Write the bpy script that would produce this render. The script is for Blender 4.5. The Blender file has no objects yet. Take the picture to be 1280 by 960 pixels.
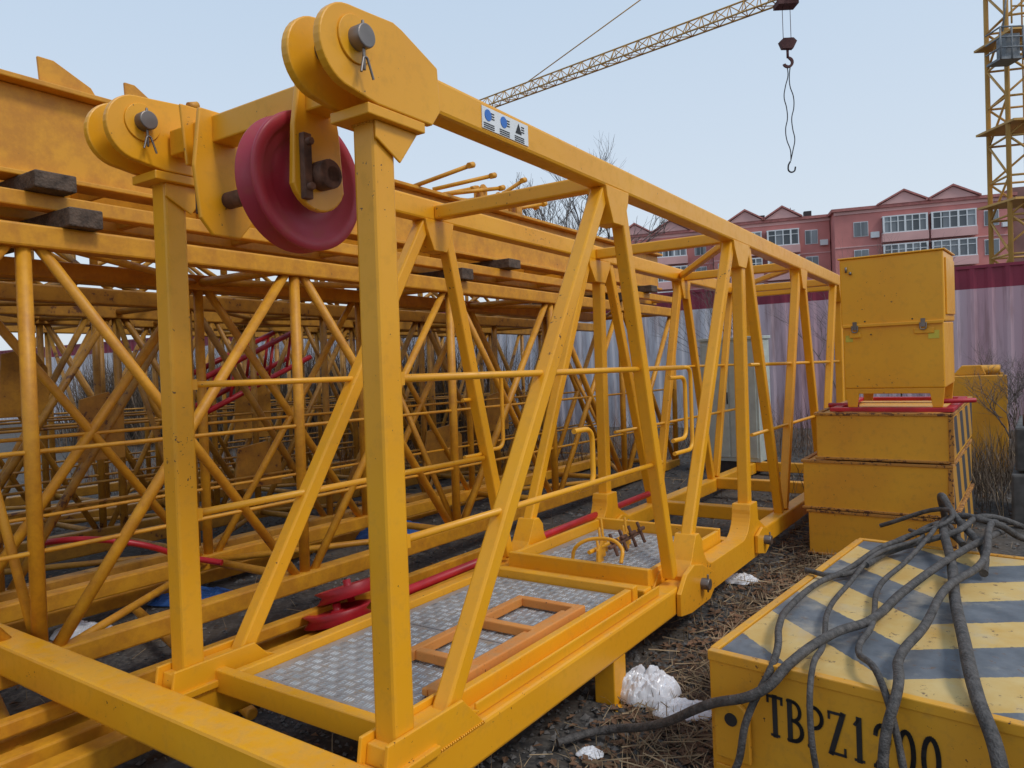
import bpy, bmesh, math, random
from mathutils import Vector, Matrix, noise
random.seed(7)
S=bpy.context.scene
S.view_settings.view_transform='Standard'; S.view_settings.look='None'; S.view_settings.exposure=0

# ---------------------------------------------------------------- materials
def newmat(name):
    m=bpy.data.materials.new(name); m.use_nodes=True
    nt=m.node_tree; b=nt.nodes['Principled BSDF']
    return m,nt,b
def N(nt,t,**k):
    n=nt.nodes.new(t)
    for a,v in k.items():
        if a in n.inputs.keys(): n.inputs[a].default_value=v
        else: setattr(n,a,v)
    return n
def noise_n(nt,vec,scale,detail=4,rough=.6):
    n=N(nt,'ShaderNodeTexNoise'); n.inputs['Scale'].default_value=scale; n.inputs['Detail'].default_value=detail; n.inputs['Roughness'].default_value=rough
    nt.links.new(vec,n.inputs['Vector']); return n.outputs['Fac']
def ramp(nt,fac,a,b,ca=(0,0,0,1),cb=(1,1,1,1)):
    r=N(nt,'ShaderNodeValToRGB'); r.color_ramp.elements[0].position=a; r.color_ramp.elements[1].position=b
    r.color_ramp.elements[0].color=ca; r.color_ramp.elements[1].color=cb
    nt.links.new(fac,r.inputs['Fac']); return r.outputs['Color']
def mix(nt,fac,a,b,mode='MIX'):
    m=N(nt,'ShaderNodeMix'); m.data_type='RGBA'; m.blend_type=mode
    if isinstance(fac,(int,float)): m.inputs[0].default_value=fac
    else: nt.links.new(fac,m.inputs[0])
    for i,x in ((6,a),(7,b)):
        if isinstance(x,tuple): m.inputs[i].default_value=x if len(x)==4 else (*x,1)
        else: nt.links.new(x,m.inputs[i])
    return m.outputs[2]
def mathn(nt,op,a,bv=None):
    n=N(nt,'ShaderNodeMath',operation=op)
    for i,x in enumerate((a,bv)):
        if x is None: continue
        if isinstance(x,(int,float)): n.inputs[i].default_value=x
        else: nt.links.new(x,n.inputs[i])
    return n.outputs[0]
def paint(name,col,col2=None,rust=.5,rough=.42,dirt=.35,rustcol=(.10,.035,.015),metal=0,dust=.2):
    m,nt,b=newmat(name); tc=N(nt,'ShaderNodeTexCoord'); v=tc.outputs['Object']
    col2=col2 or tuple(c*.8 for c in col)
    big=noise_n(nt,v,2.0,1)
    c=mix(nt,ramp(nt,big,.35,.7),col,col2)
    n2=noise_n(nt,v,16,3,.7)
    c=mix(nt,mathn(nt,'MULTIPLY',ramp(nt,n2,.52,.8),dirt),c,(.30,.16,.04))
    if dust:
        g=N(nt,'ShaderNodeNewGeometry'); sx=N(nt,'ShaderNodeSeparateXYZ'); nt.links.new(g.outputs['Normal'],sx.inputs[0])
        um=mathn(nt,'MULTIPLY',ramp(nt,sx.outputs['Z'],.5,1.0),ramp(nt,n2,.35,.65))
        c=mix(nt,mathn(nt,'MULTIPLY',um,dust),c,(.50,.38,.22))
    if rust>0:
        rs=mathn(nt,'ADD',noise_n(nt,v,38,3,.75),mathn(nt,'MULTIPLY',big,.35))
        c=mix(nt,ramp(nt,rs,.93-.11*rust,.95-.11*rust),c,rustcol)
    nt.links.new(c,b.inputs['Base Color'])
    rr=N(nt,'ShaderNodeMapRange'); nt.links.new(n2,rr.inputs[0]); rr.inputs[3].default_value=rough-.15; rr.inputs[4].default_value=rough+.25
    nt.links.new(rr.outputs[0],b.inputs['Roughness']); b.inputs['Metallic'].default_value=metal
    return m
def flat(name,col,rough=.6,metal=0,var=.25,scale=8,bump=.2,det=2):
    m,nt,b=newmat(name); tc=N(nt,'ShaderNodeTexCoord'); v=tc.outputs['Object']
    n=noise_n(nt,v,scale,det,.65)
    c=mix(nt,ramp(nt,n,.3,.7),tuple(x*(1-var) for x in col),tuple(min(1,x*(1+var)) for x in col))
    nt.links.new(c,b.inputs['Base Color']); b.inputs['Roughness'].default_value=rough; b.inputs['Metallic'].default_value=metal
    if bump>=.3:
        bp=N(nt,'ShaderNodeBump'); bp.inputs['Strength'].default_value=bump; bp.inputs['Distance'].default_value=.01
        nt.links.new(noise_n(nt,v,scale*4,1),bp.inputs['Height']); nt.links.new(bp.outputs[0],b.inputs['Normal'])
    return m
def oldpaint(name,a,bcol,rust):
    m,nt,b=newmat(name); v=N(nt,'ShaderNodeTexCoord').outputs['Object']
    n=noise_n(nt,v,7,4,.75)
    c=mix(nt,ramp(nt,n,.38,.62),a,bcol);c=mix(nt,ramp(nt,n,rust,rust+.03),c,(.12,.045,.02))
    nt.links.new(c,b.inputs['Base Color']);b.inputs['Roughness'].default_value=.5
    return m
YEL=(.84,.385,.012)
M_y=paint('yellow_paint',YEL,(.78,.335,.010),rust=.42,rough=.34,dirt=.22,dust=.16)
M_y2=oldpaint('yellow_paint_old_shaded',(.70,.315,.014),(.54,.22,.014),.70)  # old yellow, base colour darkened to stand for shadow on the neighbouring jib
M_y4=oldpaint('yellow_paint_rear_shaded',(.50,.235,.022),(.34,.15,.02),.62)  # deeper copy for rear sections, shade among the stack put into the colour
M_y3=paint('yellow_paint_ballast',(.76,.36,.018),(.66,.28,.016),rust=.75,rough=.5,dirt=.4,dust=.25)
M_orange=paint('orange_primer',(.70,.27,.05),(.58,.20,.04),rust=.8,rough=.6)
M_red=flat('red_paint',(.45,.014,.022),.4,0,.25,5)
M_sheave=paint('sheave_red_nylon',(.46,.034,.052),(.38,.028,.044),rust=.0,rough=.42,dirt=.2,dust=.12)
M_steel=flat('bare_steel',(.22,.19,.17),.45,.8)
M_rusty=flat('rusty_steel',(.13,.06,.035),.8,.2,.5,20)
M_dark=flat('dark_steel',(.05,.045,.045),.6,.4)
M_cable=flat('cable_rubber',(.075,.066,.060),.75,0,.5,30,.6)
M_wood=flat('old_timber',(.09,.06,.042),.9,0,.5,18,.6)
M_white=flat('white_paint',(.75,.76,.76),.5,0,.06)
M_blue=flat('label_blue',(.03,.15,.5),.4,0,.1)
M_black=flat('black_paint',(.02,.018,.018),.6,0,.3)
M_plate=paint('chequer_plate_steel',(.42,.42,.42),(.32,.32,.33),rust=.3,rough=.42,dirt=.7,metal=.4)
M_grey=flat('pale_cabinet',(.5,.56,.52),.5,0,.1)
M_tarp=flat('blue_tarp',(.02,.09,.3),.5)
M_plastic=flat('plastic_film',(.72,.72,.74),.25,0,.1)
M_conc=flat('dark_concrete',(.10,.095,.09),.9,0,.4)

# ---------------------------------------------------------------- mesh builder
class MB:
    def __init__(s): s.bm=bmesh.new()
    def tube(s,a,b,w=.1,h=None,up=(0,0,1),r=None,seg=12,r2=None):
        a=Vector(a);b=Vector(b);d=(b-a);L=d.length
        if L<1e-6:return
        d/=L; u=Vector(up)
        if abs(d.dot(u))>.95: u=Vector((1,0,0)) if abs(d.x)<.9 else Vector((0,1,0))
        x=d.cross(u).normalized(); y=x.cross(d)
        if r is None:
            h=h or w
            off=[(-w/2,-h/2),(w/2,-h/2),(w/2,h/2),(-w/2,h/2)]; off2=off
        else:
            off=[(r*math.cos(2*math.pi*i/seg),r*math.sin(2*math.pi*i/seg)) for i in range(seg)]
            q=(r2 if r2 is not None else r)/r; off2=[(p[0]*q,p[1]*q) for p in off]
        A=[s.bm.verts.new(a+x*p+y*q) for p,q in off]; B=[s.bm.verts.new(b+x*p+y*q) for p,q in off2]
        n=len(A)
        for i in range(n):
            f=s.bm.faces.new((A[i],A[(i+1)%n],B[(i+1)%n],B[i]));
            if r is not None: f.smooth=True
        s.bm.faces.new(A[::-1]); s.bm.faces.new(B)
    def box(s,x0,x1,y0,y1,z0,z1):
        v=[s.bm.verts.new(p) for p in [(x0,y0,z0),(x1,y0,z0),(x1,y1,z0),(x0,y1,z0),(x0,y0,z1),(x1,y0,z1),(x1,y1,z1),(x0,y1,z1)]]
        for f in [(3,2,1,0),(4,5,6,7),(0,1,5,4),(1,2,6,5),(2,3,7,6),(3,0,4,7)]: s.bm.faces.new([v[i] for i in f])
    def prism(s,pts,axis,a,b):
        f={'y':lambda p,t:(p[0],t,p[1]),'z':lambda p,t:(p[0],p[1],t),'x':lambda p,t:(t,p[0],p[1])}[axis]
        A=[s.bm.verts.new(f(p,a)) for p in pts];B=[s.bm.verts.new(f(p,b)) for p in pts];n=len(A)
        for i in range(n): s.bm.faces.new((A[i],A[(i+1)%n],B[(i+1)%n],B[i]))
        s.bm.faces.new(A[::-1]);s.bm.faces.new(B)
    def lathe_y(s,prof,c,seg=48):
        rings=[]
        for r,y in prof:
            rings.append([s.bm.verts.new((c[0]+r*math.cos(2*math.pi*i/seg),c[1]+y,c[2]+r*math.sin(2*math.pi*i/seg))) for i in range(seg)])
        for k in range(len(rings)-1):
            for i in range(seg):
                f=s.bm.faces.new((rings[k][i],rings[k][(i+1)%seg],rings[k+1][(i+1)%seg],rings[k+1][i])); f.smooth=True
        s.bm.faces.new(rings[0]);s.bm.faces.new(rings[-1][::-1])
    def done(s,name,mat,parent=None,bevel=0,M=None,tri=False,fix=True):
        if fix: bmesh.ops.recalc_face_normals(s.bm,faces=s.bm.faces)
        me=bpy.data.meshes.new(name); s.bm.to_mesh(me); s.bm.free()
        o=bpy.data.objects.new(name,me); S.collection.objects.link(o)
        for m in (mat if isinstance(mat,(list,tuple)) else [mat]): me.materials.append(m)
        if parent: o.parent=parent
        if M is not None: o.matrix_world=M
        if bevel:
            bv=o.modifiers.new('b','BEVEL'); bv.width=bevel; bv.segments=2; bv.limit_method='ANGLE'; bv.angle_limit=math.radians(50); bv.harden_normals=False
        return o
def empty(name,M=None):
    e=bpy.data.objects.new(name,None); S.collection.objects.link(e); e.empty_display_size=.2
    if M is not None: e.matrix_world=M
    return e
def pydata(name,vs,fs,mat,parent=None,smooth=False,mats=None,mi=None):
    me=bpy.data.meshes.new(name); me.from_pydata(vs,[],fs); me.update()
    for m in (mats or [mat]): me.materials.append(m)
    if mi: me.polygons.foreach_set('material_index',mi)
    if smooth: me.polygons.foreach_set('use_smooth',[True]*len(me.polygons))
    o=bpy.data.objects.new(name,me); S.collection.objects.link(o)
    if parent:o.parent=parent
    return o
def curve(name,pts,r,mat,parent=None,smoothc=True,res=8,wob=0,cyc=False):
    cu=bpy.data.curves.new(name,'CURVE'); cu.dimensions='3D'; cu.bevel_depth=r; cu.bevel_resolution=3; cu.resolution_u=res; cu.use_fill_caps=True
    sp=cu.splines.new('BEZIER'); sp.bezier_points.add(len(pts)-1)
    for i,p in enumerate(pts):
        q=Vector(p)
        if wob: q+=Vector((random.uniform(-wob,wob),random.uniform(-wob,wob),random.uniform(0,wob)))
        sp.bezier_points[i].co=q; t='AUTO' if smoothc else 'VECTOR'
        sp.bezier_points[i].handle_left_type=t; sp.bezier_points[i].handle_right_type=t
    sp.use_cyclic_u=cyc
    cu.materials.append(mat)
    o=bpy.data.objects.new(name,cu); S.collection.objects.link(o)
    if parent:o.parent=parent
    return o
def polytube(name,pts,r,mat,parent=None,rad=.05):
    out=[Vector(pts[0])]
    for i in range(1,len(pts)-1):
        a,b,c=Vector(pts[i-1]),Vector(pts[i]),Vector(pts[i+1])
        d1=(a-b);d2=(c-b);k=min(rad,d1.length*.45,d2.length*.45);p=b+d1.normalized()*k;q=b+d2.normalized()*k
        for t in range(6):
            t/=5;out.append(p*(1-t)**2+b*2*t*(1-t)+q*t*t)
    out.append(Vector(pts[-1]))
    cu=bpy.data.curves.new(name,'CURVE'); cu.dimensions='3D'; cu.bevel_depth=r; cu.bevel_resolution=3; cu.use_fill_caps=True
    sp=cu.splines.new('POLY'); sp.points.add(len(out)-1)
    for i,p in enumerate(out): sp.points[i].co=(*p,1)
    sp.use_smooth=True
    cu.materials.append(mat); o=bpy.data.objects.new(name,cu); S.collection.objects.link(o)
    if parent:o.parent=parent
def arc(cx,cy,r,a0,a1,n=10):
    return [(cx+r*math.cos(math.radians(a0+(a1-a0)*i/n)),cy+r*math.sin(math.radians(a0+(a1-a0)*i/n))) for i in range(n+1)]

# ---------------------------------------------------------------- camera
th,ro=.0458,.0530; zc=1.75
F=Vector((0,math.cos(th),-math.sin(th)));R=Vector((1,0,0));U=R.cross(F)
R2=R*math.cos(ro)-U*math.sin(ro);U2=R2.cross(F)
cam=bpy.data.cameras.new('camera'); co=bpy.data.objects.new('camera',cam); S.collection.objects.link(co); S.camera=co
cam.sensor_width=36; cam.lens=936.7/1280*36; cam.clip_end=2000; cam.clip_start=.02
Mx=Matrix.Identity(4)
for i in range(3): Mx[i][0]=R2[i];Mx[i][1]=U2[i];Mx[i][2]=-F[i]
Mx[2][3]=zc; co.matrix_world=Mx

# ---------------------------------------------------------------- jib frame
yaw,sl=.5971,.0348
D=Vector((math.sin(yaw)*math.cos(sl),math.cos(yaw)*math.cos(sl),-math.sin(sl)));V=Vector((-math.cos(yaw),math.sin(yaw),0));Wv=D.cross(V)
def frame(O,D,V,W):
    m=Matrix.Identity(4)
    for i in range(3): m[i][0]=D[i];m[i][1]=V[i];m[i][2]=W[i];m[i][3]=O[i]
    return m
MJ=frame(Vector((-.4426,2.4013,.5371)),D,V,Wv)
W=1.16;H=2.0;HB=-.2;LEN=8.0
def hc(u): return 2.125-.010*u
J=empty('crane_jib_section',MJ)
m=MB()
PS=.095
for v in (0,W):
    m.tube((0,v,-.1),(0,v,1.97),PS,PS,up=(0,1,0))
m.done('end_posts',M_y,J,.012)
m=MB()
for v in (0,W):
    m.tube((.02,v,hc(0)),(LEN,v,hc(LEN)),.10,.125)
    m.tube((-.08,v,HB),(2.5,v,HB),.13,.15)
    m.tube((2.72,v,HB+.01),(LEN,v,HB+.01),.12,.14)
m.done('chords',M_y,J,.014)
m=MB()
DS=.072
for v in (0,W):
    for a,b in [((.22,-.1),(1.60,2.06)),((1.76,2.06),(2.33,-.08)),((2.56,-.02),(3.58,2.04)),((3.78,2.04),(3.78,-.1)),((3.95,2.04),(4.72,-.12)),((4.86,-.12),(5.55,2.03)),((5.7,2.03),(6.35,-.12)),((6.5,-.12),(7.2,2.02)),((7.45,2.02),(7.45,-.12)),((7.9,2.02),(7.9,-.12))]:
        s=DS*(1.15 if a[0]==b[0] else 1)
        m.tube((a[0],v,a[1]),(b[0],v,b[1]),s,s,up=(0,1,0))
for u in (1.67,3.69,5.62,7.3,7.9):
    m.tube((u,.05,hc(u)-.01),(u,W-.05,hc(u)-.01),.08,.08)
for a,b in ((3.78,5.5),(5.7,7.2)):
    m.tube((a,.05,hc(a)-.01),(b,W-.05,hc(b)-.01),.055,.055)
for u in (2.15,3.55,4.8,6.4,7.9):
    m.tube((u,.06,HB+.03),(u,W-.06,HB+.03),.1,.12)
m.done('web_members',M_y,J,.01)
m=MB()
for v in (0,W):
    for u in (1.68,3.72,5.62,7.4):
        w=.19 if abs(u-3.72)<.1 else .13
        h=hc(u)-.055
        m.prism([(u-w,h),(u-w*.9,h-.06),(u-w*.45,h-.18),(u+w*.45,h-.18),(u+w*.9,h-.06),(u+w,h)],'y',v-.053,v+.053)
    pts=[(2.44,-.27),(2.42,-.10),(2.50,-.02),(2.58,.12),(2.64,.12)]+arc(2.87,.07,.18,180,270,10)+[(3.42,-.11)]+arc(3.49,.08,.19,270,360,10)+[(3.69,.12),(3.86,.12),(3.88,-.02),(4.0,-.08),(4.12,-.14),(4.12,-.275),(3.9,-.285),(2.9,-.285)]
    m.prism(pts,'y',v-.068,v+.068)
    for dv in (-.085,.085):
        m.prism([(2.24,-.275),(2.24,-.15),(2.34,-.06),(2.46,-.03),(2.60,-.06),(2.80,-.15),(2.82,-.24),(2.72,-.30),(2.40,-.30)],'y',v+dv-.014,v+dv+.014)
        m.prism([(3.76,-.25),(3.76,-.12),(3.9,-.08),(4.06,-.12),(4.10,-.24),(3.95,-.29)],'y',v+dv-.012,v+dv+.012)
    m.box(-.13,.13,v-.085,v+.085,-.125,-.095)
    m.prism([(-.12,-.13),(-.10,-.005),(-.05,-.005),(.28,-.005),(.40,-.13)],'y',v-.066,v-.050)
    m.prism([(-.12,-.13),(-.10,-.005),(-.05,-.005),(.28,-.005),(.40,-.13)],'y',v+.050,v+.066)
    m.prism([(-.09,-.094),(.40,-.094),(.26,-.03),(-.08,-.03)],'y',v-.049,v+.049)
    m.box(-.105,.16,v-.085,v+.085,1.955,1.99)
    m.prism([(-.05,1.955),(-.05,1.90),(.06,1.84),(.15,1.955)],'y',v-.06,v-.052)
m.done('gusset_plates',M_y,J,.006)
m=MB()
def bead(pts,r=.006):
    for a,b in zip(pts,pts[1:]):
        L=(Vector(b)-Vector(a)).length;n=max(1,int(L/.012))
        for i in range(n):
            p=Vector(a).lerp(Vector(b),(i+.2)/n);q=Vector(a).lerp(Vector(b),(i+.95)/n)
            m.tube(p,q,r=r*random.uniform(.8,1.1),r2=r*.7,seg=6)
for v in (0,W):
    k=PS/2
    bead([(-k,v-k,-.095),(k,v-k,-.095),(k,v+k,-.095),(-k,v+k,-.095),(-k,v-k,-.095)])
    bead([(-k,v-k,1.955),(k,v-k,1.955),(k,v+k,1.955),(-k,v+k,1.955),(-k,v-k,1.955)])
    bead([(-.12,v-.067,-.128),(.40,v-.067,-.128)]); bead([(2.9,v-.062,-.128),(3.4,v-.062,-.128)])
bead([(1.63,.05,hc(1.6)-.05),(1.71,.05,hc(1.6)-.05)])
m.done('weld_beads',M_y,J,fix=False)
# fork heads
m=MB()
for v in (0,W):
    for dv in (-.07,.07):
        pts=arc(-.165,2.135,.125,265,95,16)+[(-.10,2.265),(.02,2.275),(.06,2.265),(.235,2.195),(.245,2.05),(.20,1.992),(-.06,1.992)]
        m.prism(pts,'y',v+dv-.015,v+dv+.015)
        m.lathe_y([(.07,-.004),(.075,0),(.07,.004)],(-.15,v+dv+math.copysign(.018,dv),2.16),32)
    m.prism([(.0,2.20),(.08,2.22),(.22,2.19),(.22,2.17),(.0,2.18)],'y',v-.054,v+.054)
m.done('fork_heads',M_y,J,.005)
m=MB()
for v in (0,W):
    m.tube((-.15,v-.135,2.16),(-.15,v+.12,2.16),r=.036,seg=24)
    m.tube((-.15,v-.118,2.06),(-.15,v-.118,2.21),r=.005)
    polytube('cotter_pin',[(-.17,v-.125,2.05),(-.155,v-.122,2.10),(-.14,v-.122,2.10),(-.12,v-.125,2.04)],.004,M_steel,J,.01)
for v in (0,W):
    for u,w in ((2.58,-.17),(3.93,-.18)):
        m.tube((u,v-.15,w),(u,v+.15,w),r=.034,seg=24)
        m.tube((u+.0,v-.135,w-.05),(u+.0,v-.135,w+.06),r=.006)
m.done('pins',M_steel,J,.004)
# head beam + sheave
m=MB()
m.tube((0,.10,2.10),(0,W-.1,2.10),.10,.10)
hp=arc(0.0,1.84,.12,200,340,10)+[(.10,2.0),(.07,2.17),(-.07,2.17),(-.10,2.0)]
m.prism(hp,'y',.26,.285)
m.prism([(-.11,1.76),(-.06,1.70),(.06,1.70),(.12,1.77),(.14,2.0),(.10,2.17),(-.10,2.17),(-.13,1.95)],'y',.78,.80)
m.prism([(-.08,1.98),(.0,1.98),(.04,2.21),(-.1,2.21)],'y',.90,.915)
m.done('head_beam',M_y,J,.006)
m=MB();k=.90
m.lathe_y([(r*k,y) for r,y in [(.05,-.055),(.05,-.045),(.075,-.045),(.08,-.022),(.17,-.022),(.18,-.035),(.215,-.035),(.222,-.05),(.262,-.05),(.268,-.045),(.268,-.038),(.232,0),(.268,.038),(.268,.045),(.262,.05),(.222,.05),(.215,.035),(.18,.035),(.17,.022),(.08,.022),(.075,.045),(.05,.045),(.05,.055)]],(.02,.375,1.84),64)
m.done('sheave_wheel',M_sheave,J)
m=MB()
m.tube((0.01,.20,1.84),(0.01,.87,1.84),r=.032,seg=20)
m.tube((0,.20,1.84),(0,.26,1.84),r=.05,seg=20)
m.tube((0,.43,1.84),(0,.50,1.84),r=.055,seg=20)
m.box(-.085,-.05,.235,.26,1.75,1.97)
m.tube((-.067,.215,1.94),(-.067,.26,1.94),r=.014,seg=6);m.tube((-.067,.215,1.79),(-.067,.26,1.79),r=.014,seg=6)
m.box(-.1,.08,.81,.83,1.78,1.90)
m.done('sheave_axle',M_rusty,J,.004)
# rails
r1,r2=1.14,.60
m=MB()
m.tube((.04,0,r1),(2.62,0,r1),r=.014); m.tube((.04,W,r1),(2.0,W,r1),r=.014)
m.tube((.04,0,r2),(2.25,0,r2),r=.014); m.tube((.04,W,r2),(2.1,W,r2),r=.016)
m.tube((2.7,W,r1),(3.7,W,r1),r=.014);m.tube((4,0,r1),(7.4,0,r1),r=.014);m.tube((4,W,r1),(7.4,W,r1),r=.014);m.tube((4,0,r2),(7.4,0,r2),r=.014);m.tube((4,W,r2),(7.4,W,r2),r=.014)
for v in (0,W):
    for r in (r1,r2):
        m.box(.03,.075,v-.03,v+.03,r-.022,r+.022)
m.done('guard_rails',M_y,J)
for i,(v,pts) in enumerate([(0,[(2.55,r1),(2.80,r1),(2.80,.62),(2.5,.62)]),(0,[(2.45,r1-.06),(2.70,r1-.06),(2.70,.70),(2.48,.70)]),(W,[(1.93,.98),(2.14,.98),(2.14,.62),(1.93,.62)]),(W,[(2.2,r1),(2.36,r1),(2.36,.64),(2.2,.64)]),(.0,[(1.28,.86),(1.46,.86),(1.46,.58),(1.30,.58)])]):
    polytube('hand_loop_%d'%i,[(p[0],v+.02,p[1]) for p in pts],.013,M_y,J,.07)
# platform
m=MB()
m.box(.13,1.93,.06,.10,-.135,-.06);m.box(.13,1.93,W-.16,W-.12,-.135,-.06)
m.box(.08,.13,.05,W-.05,-.15,-.055);m.box(1.93,1.99,.05,W-.05,-.15,-.05)
m.box(2.2,2.24,.08,W-.1,-.13,-.02);m.box(3.42,3.46,.08,W-.1,-.13,-.02);m.box(2.24,3.42,.08,.11,-.13,-.03);m.box(2.24,3.42,W-.13,W-.1,-.13,-.03)
m.tube((.5,.1,-.2),(.5,W-.1,-.2),.08,.08)
m.tube((1.2,.1,-.2),(1.2,W-.1,-.2),.08,.08)
m.box(.4,2.1,-.03,-.018,-.122,-.07)
m.box(1.47,1.60,-.055,.055,-.50,-.275); m.box(1.43,1.64,-.09,.09,-.512,-.50)
m.box(1.47,1.60,W-.055,W+.055,-.50,-.275)
m.done('platform_frame',M_y,J,.008)
m=MB()
m.tube((-.18,-.42,-.165),(-.18,3.1,-.12),.15,.155)
m.done('front_cross_beam',M_y,J,.014)
m=MB()
m.box(.14,1.005,.11,W-.165,-.105,-.098); m.box(1.012,1.92,.11,W-.165,-.105,-.098); m.box(2.25,3.41,.12,W-.14,-.105,-.098)
def tread(m,u0,u1,v0,v1,z,c=.052):
    nu=int((u1-u0)/c);nv=int((v1-v0)/c)
    for i in range(nu):
        for j in range(nv):
            cx=u0+(i+.5)*c;cy=v0+(j+.5)*c;o=(i+j)%2
            for k in (-1,0,1):
                l,w=.020,.0055
                if o: ax,ay,px,py=cx,cy+k*.014,1,0
                else: ax,ay,px,py=cx+k*.014,cy,0,1
                b=m.bm
                q=[(ax-px*l,ay-py*l,z),(ax+py*w,ay-px*w,z),(ax+px*l,ay+py*l,z),(ax-py*w,ay+px*w,z)]
                vs=[b.verts.new(p) for p in q];t=[b.verts.new((ax-px*l*.6,ay-py*l*.6,z+.004)),b.verts.new((ax+px*l*.6,ay+py*l*.6,z+.004))]
                b.faces.new((vs[0],vs[1],t[1],t[0]));b.faces.new((vs[1],vs[2],t[1]));b.faces.new((vs[2],vs[3],t[0],t[1]));b.faces.new((vs[3],vs[0],t[0]))
m.done('chequer_plates',M_plate,J)
m=MB()
tread(m,.15,1.0,.12,W-.17,-.0979);tread(m,1.02,1.91,.12,W-.17,-.0979);tread(m,2.26,3.4,.13,W-.15,-.0979)
m.done('chequer_tread',flat('tread_worn_steel',(.58,.58,.57),.32,.55,.3,9),J,fix=True)
m=MB()
z=-.065
m.tube((.36,.145,z),(1.52,.145,z),.05,.05);m.tube((.62,.50,z),(1.52,.50,z),.045,.045)
m.tube((1.50,.17,z),(1.50,.48,z),.045,.045);m.tube((1.12,.17,z),(1.12,.48,z),.045,.045);m.tube((.66,.17,z),(.66,.48,z),.045,.045)
m.tube((.38,.205,z-.008),(1.45,.205,z-.008),.03,.03)
m.done('loose_access_frame',M_orange,J,.006)
m=MB()
for i in range(5):
    u=2.5+.13*i; v=.55+.05*((i*7)%3)
    m.prism([(u-.04,-.10),(u+.04,-.10),(u+.03,-.02),(u,.01),(u-.03,-.02)],'y',v-.008,v+.008)
    m.tube((u,v,-.09),(u+.02,v+.03,.06+.03*(i%3)),r=.009)
m.tube((2.45,.6,-.03),(3.1,.6,-.03),r=.014)
m.done('yellow_brackets',M_y,J,.002)
m=MB()
for i in range(4):
    u=2.56+.14*i; m.tube((u,.45,-.06),(u+.03,.52,.07),r=.011);m.tube((u-.03,.48,.03),(u+.05,.48,.03),r=.013)
m.tube((2.5,.48,.0),(3.0,.5,.0),r=.012)
m.done('lever_gear',M_rusty,J,.003)
curve('cable_loop',[(2.3,.3,-.03),(2.35,.32,.05),(2.4,.5,.08),(2.38,.65,.02),(2.4,.7,-.09)],.012,M_y,J)
LZ=hc(.69)
m=MB(); m.box(.53,.85,-.0535,-.0505,LZ-.042,LZ+.042); m.done('warning_label',M_white,J)
m=MB()
for i in range(3):
    uc=.583+.105*i
    if i<2: m.lathe_y([(.022,-.001),(.022,.001)],(uc-.015,-.0545,LZ+.012),20)
m.done('label_symbols',M_blue,J)
m=MB()
m.prism([(.755,LZ-.008),(.80,LZ-.008),(.778,LZ+.033)],'y',-.0555,-.0545)
for i in range(3):
    uc=.573+.105*i
    for k in range(3): m.box(uc-.035,uc+.035,-.0555,-.0545,LZ-.022-.008*k,LZ-.019-.008*k)
    for k in range(3): m.box(uc+.014,uc+.036,-.0555,-.0545,LZ+.022-.010*k,LZ+.0255-.010*k)
m.done('label_text',M_black,J)

P=empty('red_support_tube',MJ); m=MB(); m.tube((1.25,W+.13,-.12),(4.6,W-.02,-.02),r=.028); m.done('tube',M_red,P)
prof=[(.04,-.03),(.04,-.02),(.14,-.02),(.17,-.035),(.21,-.035),(.17,0),(.21,.035),(.17,.035),(.14,.02),(.04,.02),(.04,.03)]
for k,(u,v,w,t) in enumerate([(1.5,1.80,-.19,72),(1.35,1.74,-.29,78)]):
    m=MB(); m.lathe_y(prof,(0,0,0),40); m.tube((-.0,-.07,0),(0,.07,0),r=.025)
    o=m.done('red_cable_sheave',M_red); o.matrix_world=MJ@Matrix.Translation((u,v,w))@Matrix.Rotation(math.radians(t),4,'X')

# ---------------------------------------------------------------- other jib sections
def truss(name,u0,u1,v0,v1,w0,w1,panel,mat,ch=.11,rd=.033,ph=0,rails=True,square=False,xb=False):
    E=empty(name,MJ); m=MB()
    for v in (v0,v1):
        m.tube((u0,v,w0),(u1,v,w0),ch,ch); m.tube((u0,v,w1),(u1,v,w1),ch,ch)
    m.done('chords',mat,E,.012)
    m=MB(); n=int(round((u1-u0)/panel)); p=(u1-u0)/n
    for v in (v0,v1):
        for i in range(n+1):
            u=u0+i*p
            m.tube((u,v,w0),(u,v,w1),r=rd,seg=10)
            if i<n:
                a,b=(w0,w1) if (i+ph)%2 else (w1,w0)
                m.tube((u+.04,v,a),(u+p-.04,v,b),r=rd*.9,seg=10)
                if xb: m.tube((u+.04,v,b),(u+p-.04,v,a),r=rd*.8,seg=10)
    for i in range(n+1):
        u=u0+i*p
        m.tube((u,v0,w0),(u,v1,w0),r=rd*.9,seg=8); m.tube((u,v0,w1),(u,v1,w1),r=rd*.9,seg=8)
        if i<n:
            a,b=(v0,v1) if i%2 else (v1,v0)
            m.tube((u,a,w1),(u+p,b,w1),r=rd*.7,seg=8); m.tube((u,a,w0),(u+p,b,w0),r=rd*.7,seg=8)
            if i%2: m.tube((u,v0,w0),(u,v1,w1),r=rd*.7,seg=8)
    m.done('lattice',mat,E)
    if rails:
        m=MB()
        for v in (v0,v1):
            for w in (w0+.55,w0+1.05): m.tube((u0,v,w),(u1,v,w),r=.012,seg=8)
        m.done('rails',mat,E)
    return E
truss('lattice_jib_section',-1.72,8.3,2.35,3.45,-.22,1.90,1.67,M_y2,.115,.036,0,True,xb=True)
truss('lattice_jib_section',-2.5,9.0,3.9,5.0,-.25,1.80,1.45,M_y4,.12,.034,1)
truss('lattice_jib_section',-3.0,9.2,5.5,6.6,-.25,1.85,1.25,M_y4,.11,.032,0,xb=True)
truss('lattice_jib_section',-3.5,9.2,7.3,8.6,-.25,1.9,1.3,M_y4,.12,.034,1)
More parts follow.
